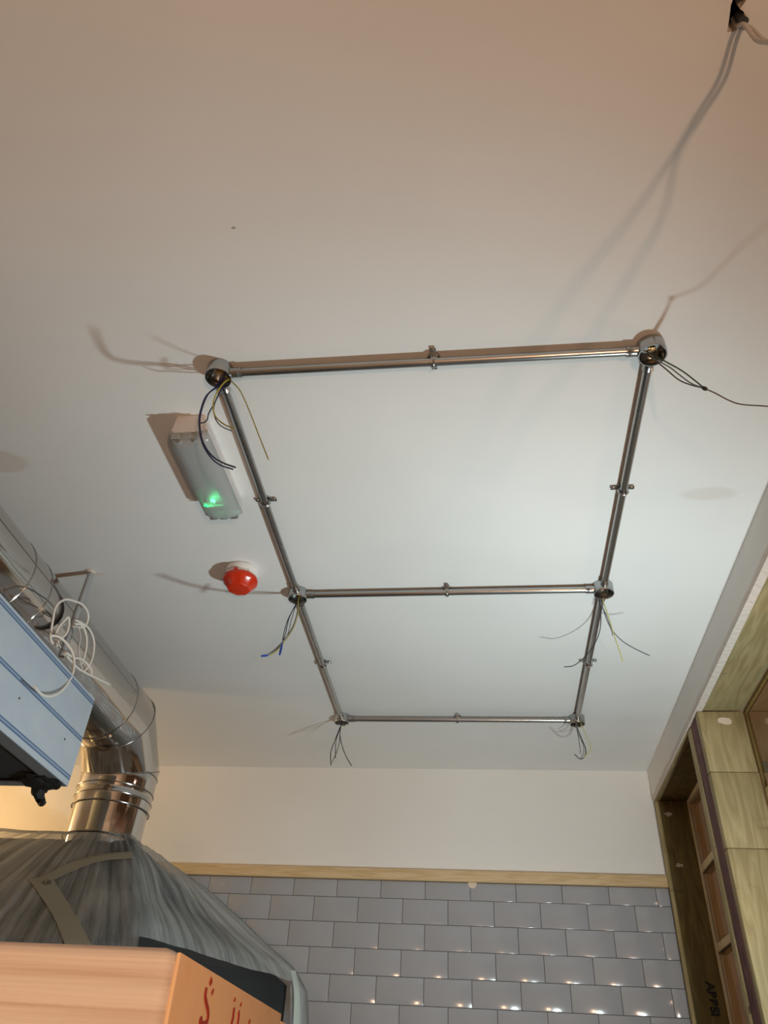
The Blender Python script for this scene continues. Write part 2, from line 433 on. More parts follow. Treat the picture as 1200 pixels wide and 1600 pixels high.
# posts
def post(name, label, y0, y1, mat):
    return thing(name, label, 'post', (.86, (y0 + y1) / 2, -.75))
t = post('timber_post', 'pale treated timber post with a purple-brown strip down its edge', 2.715, 2.90, M_frame_z)
zs = [-.749, .30, .78, 1.03, 1.2515]
for a, c_ in zip(zs, zs[1:]):
    obj('near_board', box(B(), (FX0, 2.716, a + .0006), (FX1 + .004, 2.757, c_ - .0006), .004), M_frame_z, t)
obj('edge_strip', box(B(), (FX0 + .004, 2.757, -.749), (FX1 - .02, 2.852, 1.2515), .002), M_purple, t, label='purple-brown strip')
obj('far_board', box(B(), (FX0, 2.852, -.749), (FX1 - .004, 2.903, 1.2515), .006), M_frame_z, t)
bm = B(); pc = ony(1131, 1126, 2.7155)
poly = [(.026, .0), (.020, .010), (.004, .013), (-.014, .012), (-.022, .003), (-.020, -.008), (-.004, -.013), (.012, -.017), (.024, -.012)]
prism(bm, [(pc.x + a, pc.z + c_ * .9) for a, c_ in poly], 2.7138, 2.7162, 'y')
obj('filler_patch', bm, M_filler, t, label='pinkish filler patch')
t = thing('timber_post', 'shade-darkened knotty timber post against the tiled back wall', 'post', (.86, 3.67, -.75))
upr = obj('upright', box(B(), (FX0 + .002, 3.655, -.749), (FX1, 3.6945 - .023, 1.2505), .005), M_frame_d, t)
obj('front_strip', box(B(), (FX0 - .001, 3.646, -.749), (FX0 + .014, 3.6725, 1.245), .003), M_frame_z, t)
# black stamp lettering running up the post
tc = bpy.data.curves.new('stamp', 'FONT'); tc.body = 'ABBSI'; tc.size = .040; tc.extrude = .0004; tc.offset = .0016; tc.align_x = 'CENTER'; tc.align_y = 'CENTER'
to = bpy.data.objects.new('stamp_text', tc); C.objects.link(to)
bpy.context.view_layer.update()
me = bpy.data.meshes.new_from_object(to.evaluated_get(bpy.context.evaluated_depsgraph_get())); bpy.data.objects.remove(to)
bm = B(); bm.from_mesh(me)
pc = ony(1113, 1561, 3.6545)
mt = Matrix.Translation(pc) @ Matrix(((0, 1, 0, 0), (0, 0, 1, 0), (-1, 0, 0, 0), (0, 0, 0, 1)))
# local x -> -z (reads downwards), local y -> +x
mt = Matrix.Translation(pc) @ Matrix(((0, 1, 0), (0, 0, 1), (-1, 0, 0))).to_4x4() @ Matrix.Scale(1.15, 4)
for v_ in bm.verts: v_.co = mt @ v_.co
obj('stamp', bm, M_ink, upr, smooth=False, label='black stamped letters')
for p, s in (((1044, 1272), .016), ((1062, 1352), .015), ((1146, 1575), .016)):
    bm = B(); q = ony(*p, 3.6545) if p[0] < 1100 else ony(*p, 3.6545)
    if q.x > FX1: q.x = FX1 - .02
    poly = [(math.cos(k) * s * (.7 + .5 * abs(math.sin(k * 2.3 + p[0]))), math.sin(k) * s * (.25 + .45 * abs(math.sin(k * 1.7 + p[1])))) for k in [i * math.pi / 9 for i in range(18)]]
    prism(bm, [(q.x + a, q.z + c_) for a, c_ in poly], 3.6538, 3.6552, 'y')
    if p[0] < 1100: obj('filler_patch', bm, M_filler, t)
    else: bm.free()
# sashes
def sash(n, label_bits, y0, y1, zbars, ztop=1.250, xw=.945, st=.032, back=.022, fm=None, rl=.022):
    fm = fm or M_sash
    w = thing('window_%d' % n, None, None, (xw, (y0 + y1) / 2, -.749)); w['kind'] = 'structure'
    for k in ('label', 'category'):
        if k in w: del w[k]
    x0, x1 = xw - .025, xw + back
    obj('stile', box(B(), (x0, y0, -.748), (x1, y0 + st, ztop), .002), fm, w)
    obj('stile', box(B(), (x0, y1 - st, -.748), (x1, y1, ztop), .002), fm, w)
    obj('rail', box(B(), (x0, y0 + st, ztop - rl), (x1, y1 - st, ztop), .002), fm, w)
    obj('rail', box(B(), (x0, y0 + st, -.748), (x1, y1 - st, -.70), .004), M_sash, w)
    prev = ztop - .022
    for z in zbars:
        bm = box(B(), (x0 + .002, y0 + st, z - .016), (x1, y1 - st, z + .016), .003)
        box(bm, (x0 + .010, y0 + st, z - .022), (x1 - .004, y1 - st, z + .022), .002)
        obj('glazing_bar', bm, M_sash, w)
    edges = [ztop - .022] + list(zbars) + [-.70]
    for a, c_ in zip(edges, edges[1:]):
        obj('pane', box(B(), (x0 + .008, y0 + st, c_), (x0 + .011, y1 - st, a)), M_glass, w, smooth=False)
        if n == 2: continue
        fb = B()
        for ya, yb in ((y0 + st - .001, y0 + st + .008), (y1 - st - .008, y1 - st + .001)):
            box(fb, (x0 + .010, ya, c_ + .018), (x1 - .006, yb, a - .018 if a != edges[0] else a))
        obj('glazing_bead', fb, fm, w)
    return w
sash(1, '', 2.905, 3.670, (.955, .655, .355, .055, -.245))
sash(2, '', 2.02, 2.714, (.955, .655, .355, .055, -.245), ztop=1.2515, xw=.966, st=.012, back=-.010, fm=M_frame_d, rl=.012)

# ------------------------------------------------------------------ steel conduit grid on the ceiling
GX = (-.585, .398); GY = (1.145, 2.105, 3.085)
CZ = CEIL - .018                              # conduit centre line
GX0, GX1 = -.590, .401
names = {'A': (GX0, 1.150), 'B': (GX1, 1.147), 'C': (GX0, 2.110), 'D': (GX1, 2.105), 'E': (GX0, 3.085), 'F': (GX1, 3.090)}
where = {'A': 'nearest left corner of the conduit grid', 'B': 'nearest right corner of the conduit grid', 'C': 'left end of the middle conduit run',
         'D': 'right end of the middle conduit run', 'E': 'far left corner of the grid by the back wall', 'F': 'far right corner of the grid by the back wall'}
spouts = {'A': ((1, 0), (0, 1)), 'B': ((-1, 0), (0, 1)), 'C': ((1, 0), (0, 1), (0, -1)), 'D': ((-1, 0), (0, 1), (0, -1)), 'E': ((1, 0), (0, -1)), 'F': ((-1, 0), (0, -1))}
RB, HB = .0315, .036
for k, (x, y) in names.items():
    t = thing('conduit_box', 'round steel conduit box, ' + where[k], 'junction box', (x, y, CEIL), 'round conduit boxes of the grid')
    bm = B()
    lathe(bm, (x, y, CEIL), [(0, -.0005), (RB - .001, -.0005), (RB, -.0015), (RB, -HB + .001), (RB - .0007, -HB), (RB - .0028, -HB), (RB - .0034, -HB + .001), (RB - .0034, -.0045), (0, -.0045)], 40)
    for a in (math.pi * .27, math.pi * 1.27):  # lid screw lugs
        lathe(bm, (x + math.cos(a) * (RB - .0065), y + math.sin(a) * (RB - .0065), CEIL), [(0, -HB + .001), (.0016, -HB + .001), (.0042, -HB + .001), (.0045, -HB + .002), (.0045, -.005)], 14)
    obj('shell', bm, M_galv, t)
    for dx, dy in spouts[k]:
        bm = B(); ax = Vector((dx, dy, 0))
        lathe(bm, Vector((x, y, CZ)) + ax * (RB - .003), [(0, 0), (.0125, 0), (.0122, .008), (.0122, .021), (.0128, .022), (.0128, .026), (.0103, .0262), (0, .0262)], 22, ax)
        obj('spout', bm, M_galv, t)
    bm = B(); box(bm, (x - .014, y - .004, CEIL - .013), (x + .010, y + .008, CEIL - .0045), .002)
    tube(bm, [(x - .008, y + .002, CEIL - .012), (x - .006, y + .003, CEIL - .016)], .003, 8)
    obj('terminal', bm, M_copper, t, label='brass coloured earth terminal')
runs = [('A', 'B', 'near crosswise steel conduit of the grid, closest to camera'), ('C', 'D', 'middle crosswise steel conduit of the grid'), ('E', 'F', 'far crosswise steel conduit next to the back wall'),
        ('A', 'C', 'long left side conduit beside the emergency light'), ('C', 'E', 'left side conduit running on to the back wall'),
        ('B', 'D', 'near right side conduit, closest length to the timber opening'), ('D', 'F', 'right side conduit running on to the back wall')]
for a, b_, lab in runs:
    pa, pb = Vector((*names[a], CZ)), Vector((*names[b_], CZ)); d = (pb - pa).normalized()
    bm = B(); lathe(bm, pa + d * (RB + .0235), [(0, 0), (.0101, 0), (.0101, (pb - pa).length - 2 * (RB + .0235)), (0, (pb - pa).length - 2 * (RB + .0235))], 22, d)
    tag(obj('steel_conduit', bm, M_galv), lab, 'conduit', 'steel conduit runs of the ceiling grid')
    # spacer bar saddle half way
    m = (pa + pb) / 2
    if a == 'A' and b_ == 'B': m.x = -.092 + .01
    s = d.cross(Vector((0, 0, 1)))
    t = thing('conduit_saddle', 'small two-lug saddle clip holding the ' + lab.split(',')[0], 'pipe clip', (m.x, m.y, CEIL), 'saddle clips of the conduit grid')
    bm = B(); hw = .0062
    prof = []
    for sx, hz in ((-1, 0),):
        prof += [(-.031, -.0055), (-.0135, -.0055)]
    for i in range(9):
        an = math.pi + math.pi * i / 8
        prof.append((math.cos(an) * .0118, -.018 + math.sin(an) * .0118))
    prof += [(.0135, -.0055), (.031, -.0055)]
    inner = [(p[0], p[1]) for p in prof]; th = .0016
    cs = []
    for i, (u, h) in enumerate(prof):
        if 2 <= i <= len(prof) - 3:
            q = Vector((u, h + .018)); q = q.normalized() * (q.length + th); cs.append((q.x, q.y - .018))
        else: cs.append((u, h - th))
    def W(u, h, w_): return m + Vector((0, 0, CEIL - CZ)) + s * u + d * w_ + Vector((0, 0, h))
    rr = [[bm.verts.new(W(u, h, w_)) for (u, h) in lst] for lst, w_ in ((inner, -hw), (inner, hw), (cs, hw), (cs, -hw))]
    for i in range(len(prof) - 1):
        for q, w2 in ((0, 1), (1, 2), (2, 3), (3, 0)):
            bm.faces.new((rr[q][i], rr[q][i + 1], rr[w2][i + 1], rr[w2][i]))
    for i in (0, -1): bm.faces.new([rr[q][i] for q in range(4)])
    # rib pressed in the strap
    tube(bm, [W(u * 1.02, h - th * .4, 0) for u, h in cs[2:-2]], .0022, 8)
    strap = obj('strap', bm, M_galv, t)
    bm = B(); lathe(bm, m + Vector((0, 0, CEIL - CZ)), [(0, 0), (.015, 0), (.015, -.005), (.012, -.0062), (0, -.0062)], 20)
    obj('spacer_bar', bm, M_galv, t)
    for sg in (-1, 1):
        bm = B(); lathe(bm, W(sg * .024, -.0071, 0), [(0, -.0022), (.003, -.002), (.0045, 0), (0, 0)], 12)
        obj('screw', bm, M_galv, strap)

# ------------------------------------------------------------------ loose wires hanging out of the boxes
def zpath(pts, z0, z1, power=1.0):
    ln = [0]
    for a, c_ in zip(pts, pts[1:]): ln.append(ln[-1] + math.hypot(a[0] - c_[0], a[1] - c_[1]))
    return [onz(p[0], p[1], z0 + (z1 - z0) * (l / ln[-1]) ** power) for p, l in zip(pts, ln)]
def wire(pts, z0, z1, mat, label, group, r=.0015, tip=True, power=1.0, n=8):
    P = spline(zpath(pts, z0, z1, power), n)
    bm = tube(B(), P, r, 8)
    if tip: tube(bm, [P[-1], P[-1] + (P[-1] - P[-2]).normalized() * .004], r * .6, 6)
    return tag(obj('loose_wire', bm, mat), label, 'wire', group)
def wpart(name, parent, pts, z0, z1, mat, r=.0015, power=1.0, label=None):
    return obj(name, tube(B(), spline(zpath(pts, z0, z1, power), 8), r, 8), mat, parent, label=label)
GW = 'loose wire tails at the nearest left box'
wire([(350, 590), (341, 603), (325, 616), (315, 640), (312, 663), (317, 690), (330, 711), (348, 723), (367, 730)], 1.385, 1.075, M_dblue, 'dark blue wire in the longest arc under the nearest left box', GW, .0020)
wire([(345, 590), (338, 604), (322, 619), (313, 643), (311, 665), (316, 692), (328, 713), (343, 726), (363, 733)], 1.385, 1.08, M_blue, 'blue wire following the long dark arc from the nearest left box, slightly outside it', GW, .0018)
wire([(356, 592), (349, 602), (341, 618), (334, 632), (326, 646), (324, 655), (319, 660), (313, 661)], 1.385, 1.25, M_black, 'short kinked black wire with a zigzag bend under the nearest left box', GW)
wire([(368, 586), (361, 591), (350, 598), (338, 615), (333, 632), (335, 647), (341, 656), (352, 664), (364, 669)], 1.385, 1.22, M_gy, 'curled yellow-green wire looping under the nearest left box', GW, .0017)
wire([(358, 590), (350, 602), (339, 621), (334, 638), (337, 655), (346, 666), (361, 673)], 1.385, 1.215, M_dblue, 'short dark blue wire curling next to the yellow-green one under the nearest left box', GW, .0013)
wire([(352, 588), (364, 598), (376, 612), (390, 643), (404, 679), (419, 717)], 1.385, 1.11, M_gy, 'long nearly straight yellow wire slanting right of the nearest left box', GW, .0014)

t = thing('wire_bundle', 'three wire strands taped to a thin brown draw wire leaving the picture at right', 'wires', onz(1100, 606, 1.205))
K = (1101, 607)
wpart('strand', t, [(1010, 549), (1022, 556), (1040, 565), (1065, 579), (1085, 594), K], 1.385, 1.205, M_green, .0017, label='dark green strand')
wpart('strand', t, [(1012, 553), (1025, 564), (1042, 578), (1060, 593), (1078, 601), K], 1.385, 1.205, M_brownw, .0015, label='brown strand')
wpart('strand', t, [(1004, 552), (1022, 561), (1045, 573), (1062, 586), (1080, 599), K], 1.385, 1.205, M_greyw, .0015, label='grey strand')
obj('tape_knot', lathe(B(), onz(*K, 1.205), [(0, -.006), (.0035, -.0045), (.0042, 0), (.0036, .0045), (0, .006)], 12, onz(1110, 610, 1.2) - onz(1095, 603, 1.21)), M_black, t, label='black tape knot')
wpart('draw_wire', t, [K, (1117, 614), (1140, 626), (1160, 632), (1200, 635), (1250, 642), (1300, 665)], 1.205, 1.03, M_brownw, .0013, label='thin brown draw wire')

def bundle(label, start, strands, z0, tapes, tail):
    t = thing('wire_bundle', label, 'wires', onz(*start, 1.36))
    for pts, z1, mat, r in strands: wpart('strand', t, pts, z0, z1, mat, r)
    for a, c_, za, zc in tapes:
        A_, C_ = onz(*a, za), onz(*c_, zc)
        obj('tape_tip', tube(B(), [A_, (A_ + C_) / 2, C_], [.0026, .0036, .0030], 8), M_tape, t, label='blue tape tip')
    return t
bundle('wires with two blue taped ends hanging below the left middle box', (465, 935), [
    ([(468, 930), (464, 942), (452, 965), (446, 990), (441, 1005), (438, 1018)], 1.11, M_dblue, .0015),
    ([(466, 930), (462, 944), (449, 970), (443, 992), (441, 1005), (438, 1018)], 1.11, M_black, .0014),
    ([(470, 929), (466, 938), (466, 955), (462, 972), (455, 987), (443, 1004), (428, 1020), (414, 1026)], 1.05, M_gy, .0017),
    ([(468, 930), (461, 950), (455, 970), (450, 990), (441, 1003), (426, 1017), (414, 1025)], 1.05, M_greyw, .0014),
    ([(470, 930), (464, 958), (457, 980), (445, 998), (430, 1016), (413, 1025)], 1.05, M_black, .0013)], 1.385,
    [((441, 1006), (437, 1023), 1.125, 1.11), ((419, 1024), (408, 1025), 1.055, 1.048)], None)
GW = 'loose wire tails at the right box of the middle run'
wire([(934, 928), (937, 944), (939, 970), (935, 993), (924, 1014), (910, 1030), (896, 1040), (882, 1042)], 1.385, 1.235, M_black, 'black wire curving left across the right side conduit towards the back wall', GW)
wire([(938, 928), (940, 944), (948, 963), (957, 985), (973, 1002), (993, 1014), (1014, 1024)], 1.385, 1.19, M_greyw, 'grey-blue wire curving far right below the right box of the middle run', GW, .0016)
wire([(940, 928), (943, 941), (952, 967), (958, 988), (966, 1011), (973, 1033)], 1.385, 1.18, M_paley, 'pale yellow wire hanging down right of the right box of the middle run', GW, .0017)
wire([(936, 929), (941, 946), (947, 966), (955, 984), (957, 992)], 1.385, 1.25, M_greyw, 'short grey wire lying against the pale yellow one at the middle run', GW, .0014)
GW = 'loose wire tails at the far left box'
wire([(536, 1122), (531, 1137), (524, 1155), (517, 1175), (517, 1195)], 1.385, 1.16, M_black, 'leftmost black wire under the far left box, bowed outwards', GW, .0018)
wire([(536, 1122), (532, 1139), (530, 1161), (526, 1175), (519, 1191)], 1.385, 1.17, M_green, 'dark green wire crossing inside the fan under the far left box', GW, .0015)
wire([(536, 1122), (530, 1141), (525, 1159), (524, 1184)], 1.385, 1.19, M_dblue, 'short dark blue wire in the middle of the fan under the far left box', GW, .0015)
wire([(536, 1122), (531, 1144), (535, 1167), (542, 1184), (549, 1196)], 1.385, 1.15, M_black, 'rightmost black wire under the far left box, bowing right', GW, .0017)
GW = 'loose wire tails at the far right box'
wire([(900, 1122), (901, 1137), (905, 1159), (907, 1177)], 1.385, 1.21, M_greyw, 'short straight grey wire under the far right box', GW, .0016)
wire([(901, 1122), (902, 1137), (910, 1157), (915, 1170), (914, 1181), (907, 1186), (898, 1179)], 1.385, 1.19, M_black, 'black wire ending in a hook under the far right box', GW, .0019)
wire([(903, 1122), (910, 1135), (916, 1150), (923, 1168), (918, 1177), (912, 1183)], 1.385, 1.20, M_paley, 'pale yellow-green wire, outermost of the tails under the far right box', GW, .0016)
wire([(900, 1123), (903, 1145), (911, 1163), (912, 1176), (908, 1184)], 1.385, 1.195, M_greyw, 'longer curved grey wire under the far right box', GW, .0015)

# ------------------------------------------------------------------ emergency light
ec = Vector((-.706, 1.46, CEIL)); ea = math.radians(-1.2)
Re = Matrix.Translation(ec) @ Matrix.Rotation(ea, 4, 'Z')
t = thing('emergency_light', 'long white emergency light with clear ribbed cover and a green lamp', 'emergency light', ec)
def loft(bm, secs, mi=0, cap=(True, True)):
    """secs: list of closed rings of points"""
    R_ = [[bm.verts.new(Re @ Vector(p)) for p in s] for s in secs]
    for a, c_ in zip(R_, R_[1:]):
        n_ = len(a)
        for k in range(n_): bm.faces.new((a[k], a[(k + 1) % n_], c_[(k + 1) % n_], c_[k]))
    if cap[0]: bm.faces.new(R_[0][::-1])
    if cap[1]: bm.faces.new(R_[-1])
def rrect(hx, hy, z, r=.008, n=4, yo=0.0):
    pts = []
    for sx, sy, a0 in ((1, 1, 0), (-1, 1, 90), (-1, -1, 180), (1, -1, 270)):
        for i in range(n + 1):
            a = math.radians(a0 + 90 * i / n)
            pts.append((sx * (hx - r) + r * math.cos(a), sy * (hy - r) + r * math.sin(a) + yo, z))
    return pts
bm = B()
loft(bm, [rrect(.041, .163, 0), rrect(.042, .164, -.006), rrect(.0505, .162, -.044, yo=.008), rrect(.053, .163, -.047, yo=.008), rrect(.053, .163, -.053, yo=.008), rrect(.049, .159, -.053, yo=.008), rrect(.047, .157, -.040, yo=.008), rrect(.040, .153, -.012, yo=.008)], cap=(True, True))
obj('base', bm, M_whitep, t)
bm = B()
for i in range(1):
    q = bmesh.new(); bmesh.ops.create_cube(q, size=1.0)
    for v_ in q.verts: v_.co = Vector((v_.co.x * .078, v_.co.y * .300, v_.co.z * .012 - .046))
    bmesh.ops.bevel(q, geom=q.edges[:], offset=.003, segments=2, affect='EDGES'); merge(bm, q, 0, Re)
for sx in (-.022, .022):
    q = bmesh.new(); bmesh.ops.create_cube(q, size=1.0)
    for v_ in q.verts: v_.co = Vector((v_.co.x * .012 + sx, v_.co.y * .26, v_.co.z * .010 - .055))
    bmesh.ops.bevel(q, geom=q.edges[:], offset=.003, segments=2, affect='EDGES'); merge(bm, q, 0, Re)
obj('gear_tray', bm, M_tray, t)
# cover: ribbed across, notched ends
bm = B()
nx = 14; prof = []
for i in range(nx + 1):
    u = -1 + 2 * i / nx
    dz = -.082 + .016 * abs(u) ** 3.2 + (.0030 if i % 2 else 0)
    prof.append((u * .051, dz))
def cover_ring(y, sc=1.0, dz=0.0):
    y = y * .958 + .0075
    top = [(x * sc, y, z + dz) for x, z in prof]
    inn = [(x * sc * .955, y, z + dz + .0018) for x, z in prof][::-1]
    return [(-.0535 * sc, y, -.053)] + top + [(.0535 * sc, y, -.053), (.0505 * sc, y, -.053)] + inn + [(-.0505 * sc, y, -.053)]
ys = [-.172, -.168, -.158] + [-.158 + .316 * i / 12 for i in range(1, 12)] + [.158, .168, .172]
secs = []
for y in ys:
    e_ = max(0, (abs(y) - .156) / .016)
    secs.append(cover_ring(y, 1 - .05 * e_ ** 2, .018 * e_ ** 2))
loft(bm, secs, cap=(False, False))
for yy in (-.172, .172):
    pass
cover = obj('cover', bm, M_diff, t, label='clear ribbed cover', angle=50)
for sy in (-1, 1):
    bm = B()
    for sx in (-.030, .0, .030):
        q = bmesh.new(); bmesh.ops.create_cube(q, size=1.0)
        for v_ in q.verts: v_.co = Vector((v_.co.x * .022 + sx, v_.co.y * .003 + sy * .163 + .0075, v_.co.z * .022 - .063))
        bmesh.ops.bevel(q, geom=q.edges[:], offset=.0012, segments=1, affect='EDGES'); merge(bm, q, 0, Re)
    obj('end_cap', bm, M_tray, t)
for sx in (-.018, .020):
    bm = B(); lathe(bm, Re @ Vector((sx, -.146, -.079)), [(0, -.004), (.004, -.0035), (.005, .004), (0, .006)], 12); obj('cover_screw', bm, M_tray, cover)

# green indicator, with glare streaks through the cover added as glowing spokes
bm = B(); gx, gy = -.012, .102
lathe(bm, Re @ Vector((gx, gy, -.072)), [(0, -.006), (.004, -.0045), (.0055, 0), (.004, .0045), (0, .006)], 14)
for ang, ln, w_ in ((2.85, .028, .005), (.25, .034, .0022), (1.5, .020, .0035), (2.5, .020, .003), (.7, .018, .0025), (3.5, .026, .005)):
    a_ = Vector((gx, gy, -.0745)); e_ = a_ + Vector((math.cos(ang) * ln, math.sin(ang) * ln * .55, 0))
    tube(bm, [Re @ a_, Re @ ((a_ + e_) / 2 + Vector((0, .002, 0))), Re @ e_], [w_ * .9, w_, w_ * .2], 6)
obj('indicator_lamp_glare', bm, M_led, t, label='glowing green lamp with glare streaks')
lamp('indicator_glow', Re @ Vector((gx, gy, -.064)), .12, (.05, 1, .3), .006)

# ------------------------------------------------------------------ red beacon on white base
dc = Vector((-.752, 1.985, CEIL))
t = thing('fire_beacon', 'red domed fire alarm beacon on a white round base', 'fire alarm', dc)
bm = B(); lathe(bm, dc, [(0, 0), (.047, 0), (.053, -.003), (.054, -.012), (.052, -.018), (.047, -.020), (0, -.020)], 40)
obj('base', bm, M_white, t, label='white round base')
bm = B(); lathe(bm, dc, [(.046, -.018), (.048, -.024), (.048, -.030), (.044, -.033), (.040, -.034), (.0, -.034)], 40)
for k in range(8):
    a = k * math.pi / 4; q = dc + Vector((math.cos(a) * .0475, math.sin(a) * .0475, -.027))
    box(bm, q - Vector((.004, .004, .003)), q + Vector((.004, .004, .003)), .001)
obj('collar', bm, M_white, t)
bm = B(); sg = 12
rings = []
for r, z in ((.051, -.032), (.055, -.034), (.0565, -.042), (.055, -.048), (.051, -.053), (.040, -.070), (.036, -.075), (.030, -.077), (0, -.077)):
    ring = []
    for i in range(sg * 3):
        a = 2 * math.pi * i / (sg * 3)
        k = 1.0 if z > -.050 else 1 / max(math.cos(((a + math.pi / 8) % (math.pi / 4)) - math.pi / 8), .5) * .95
        ring.append(bm.verts.new(dc + Vector((math.cos(a) * r * k, math.sin(a) * r * k, z))))
    rings.append(ring)
for a, c_ in zip(rings, rings[1:-1]):
    for i in range(sg * 3): bm.faces.new((a[i], a[(i + 1) % (sg * 3)], c_[(i + 1) % (sg * 3)], c_[i]))
bm.faces.new(rings[-2])
for v_ in rings[-1]: bm.verts.remove(v_)
lens = obj('lens', bm, M_redp, t, label='red lens', angle=22)
bm = B(); q = dc + Vector((-.004, -.047, -.030)); box(bm, q - Vector((.007, .006, .008)), q + Vector((.007, .005, .006)), .002)
obj('catch', bm, M_redp, lens, label='red catch')

# ------------------------------------------------------------------ extraction duct
DX, DY, DZ, DR = -1.44, 2.92, 1.231, .1475
def ringpts(c, u, v, r, n=48): return [c + (u * math.cos(2 * math.pi * k / n) + v * math.sin(2 * math.pi * k / n)) * r for k in range(n)]
def skin(bm, rings, mi=0):
    R_ = [[bm.verts.new(p) for p in r] for r in rings]
    for a, c_ in zip(R_, R_[1:]):
        n_ = len(a)
        for k in range(n_): bm.faces.new((a[k], a[(k + 1) % n_], c_[(k + 1) % n_], c_[k]))
d_ = .150
c1 = Vector((DX, DY - d_, DZ)); c2 = Vector((DX, DY, DZ - d_))
ux = Vector((1, 0, 0)); t225 = math.tan(math.radians(22.5))
vy = Vector((0, 0, 1))                        # section axis of the level pipe
mit1 = Vector((0, t225, 1)); mit2 = Vector((0, 1, t225))
v45 = Vector((0, 1, 1)).normalized()
t = thing('extraction_duct', 'large polished steel duct bending down from the ceiling at left', 'duct', (DX, DY, .76))
Y0 = .55
bm = B(); skin(bm, [ringpts(Vector((DX, Y0, DZ)), ux, vy, DR), ringpts(Vector((DX, 1.740, DZ)), ux, vy, DR)]); obj('level_pipe', bm, M_chrome, t)
bm = B(); skin(bm, [ringpts(Vector((DX, 1.740, DZ)), ux, vy, DR), ringpts(Vector((DX, 2.594, DZ)), ux, vy, DR)]); obj('level_pipe', bm, M_chrome, t)
bm = B(); skin(bm, [ringpts(Vector((DX, 2.594, DZ)), ux, vy, DR), ringpts(c1, ux, mit1, DR), ringpts(c2, ux, mit2, DR), ringpts(Vector((DX, DY, 1.062)), ux, Vector((0, 1, 0)), DR)]); obj('elbow', bm, M_chrome, t)
bm = B(); skin(bm, [ringpts(Vector((DX, DY, z)), ux, Vector((0, 1, 0)), DR - dr) for z, dr in ((1.062, 0), (.99, .001), (.985, .004), (.975, .004), (.97, .0), (.955, 0), (.945, .003), (.935, .003), (.925, .006), (.78, .007))]); obj('drop_pipe', bm, M_chrome, t, angle=60)
def bead(c, u, v, r, w=.004):
    P = [c + (u * math.cos(a) + v * math.sin(a)) * r for a in [2 * math.pi * k / 48 for k in range(49)]]
    return tube(B(), P, w, 8, cap=False)
for c, u, v in ((Vector((DX, 1.740, DZ)), ux, vy), (Vector((DX, 1.85, DZ)), ux, vy), (Vector((DX, 2.594, DZ)), ux, vy), (c1, ux, mit1), (c2, ux, mit2),
                (Vector((DX, DY, 1.062)), ux, Vector((0, 1, 0))), (Vector((DX, DY, .995)), ux, Vector((0, 1, 0))), (Vector((DX, DY, .960)), ux, Vector((0, 1, 0))), (Vector((DX, DY, .925)), ux, Vector((0, 1, 0))), (Vector((DX, DY, .81)), ux, Vector((0, 1, 0)))):
    obj('seam_band', bead(c, u, v, DR - .0005, .0028), M_seam, t)
a_ = math.radians(12)
bm = B(); px_, pz_ = DX + math.cos(a_) * DR, DZ + math.sin(a_) * DR
tube(bm, [(px_, Y0, pz_), (px_, 2.594, pz_)], .0010, 6); obj('lengthwise_seam', bm, M_seam, t)

# ------------------------------------------------------------------ grey conduit drop and white cable coil
dp = onz(143, 893, CEIL)
t = thing('cable_conduit', 'thin grey conduit dropping from the ceiling in front of the duct', 'conduit', (dp.x, dp.y, 1.0))
obj('pipe', lathe(B(), (dp.x, dp.y, 1.085), [(.0078, .001), (.0098, 0), (.0098, CEIL - 1.087), (.0078, CEIL - 1.088)], 16), M_pvc, t)
bm = B(); lathe(bm, (dp.x, dp.y, CEIL), [(0, -.001), (.016, -.001), (.013, -.006), (.0099, -.008)], 14)
for v_ in bm.verts: v_.co += Vector((noise.noise(v_.co * 70) * .004, noise.noise(v_.co * 60 + Vector((5, 0, 0))) * .004, 0))
obj('broken_plaster', bm, M_raw, t)
def cpts(pts, xs):
    out = []
    for i, (a, c_) in enumerate(pts):
        x = xs if isinstance(xs, (int, float)) else xs[0] + (xs[1] - xs[0]) * (i / (len(pts) - 1))
        out.append(onx(a / 7.275, 900 + c_ / 7.275, x))
    return out
GC = 'loops of white cable by the grey conduit'
cabs = [
    ('white cable rising in the tallest open loop round the grey conduit', [(600, 770), (575, 700), (600, 500), (640, 340), (740, 268), (840, 285), (940, 330), (1000, 430), (985, 540), (920, 585), (830, 572)], (-1.215, -1.235), M_cable),
    ('white cable coiled in a narrow loop left of the grey conduit', [(650, 800), (635, 700), (655, 600), (720, 520), (775, 470), (785, 560), (750, 660), (690, 710), (660, 760)], (-1.225, -1.215), M_cable),
    ('pale cable wound inside the narrow loop left of the grey conduit', [(690, 820), (655, 740), (660, 640), (710, 560), (790, 520)], (-1.205, -1.235), M_greycable),
    ('white cable looping out over the blue striped hood face', [(560, 690), (620, 680), (700, 712), (790, 810), (838, 930), (832, 1080), (770, 1220), (680, 1320), (580, 1366), (490, 1355), (430, 1305), (396, 1262)], (-1.20, -1.105), M_cable),
    ('white cable bowed furthest right over the duct', [(850, 500), (920, 530), (1010, 600), (1065, 730), (1060, 880), (1020, 1000), (955, 1085)], (-1.235, -1.215), M_cable),
    ('white cable bowed just inside the rightmost one over the duct', [(840, 545), (930, 560), (980, 680), (982, 800), (955, 920), (925, 1000)], (-1.235, -1.215), M_cable),
    ('thin grey cable hanging inside the bowed white ones over the duct', [(850, 560), (895, 600), (912, 700), (895, 820), (905, 960), (940, 1060)], (-1.230, -1.205), M_greycable),
    ('short white cable curling down near the top edge of the hood', [(740, 860), (830, 925), (920, 945), (1000, 1010), (1040, 1080), (1030, 1135)], (-1.20, -1.225), M_cable),
    ('white cable with its cut end pointing right across the duct', [(730, 880), (800, 960), (880, 1045), (990, 1110), (1100, 1165), (1245, 1235)], (-1.195, -1.225), M_cable)]
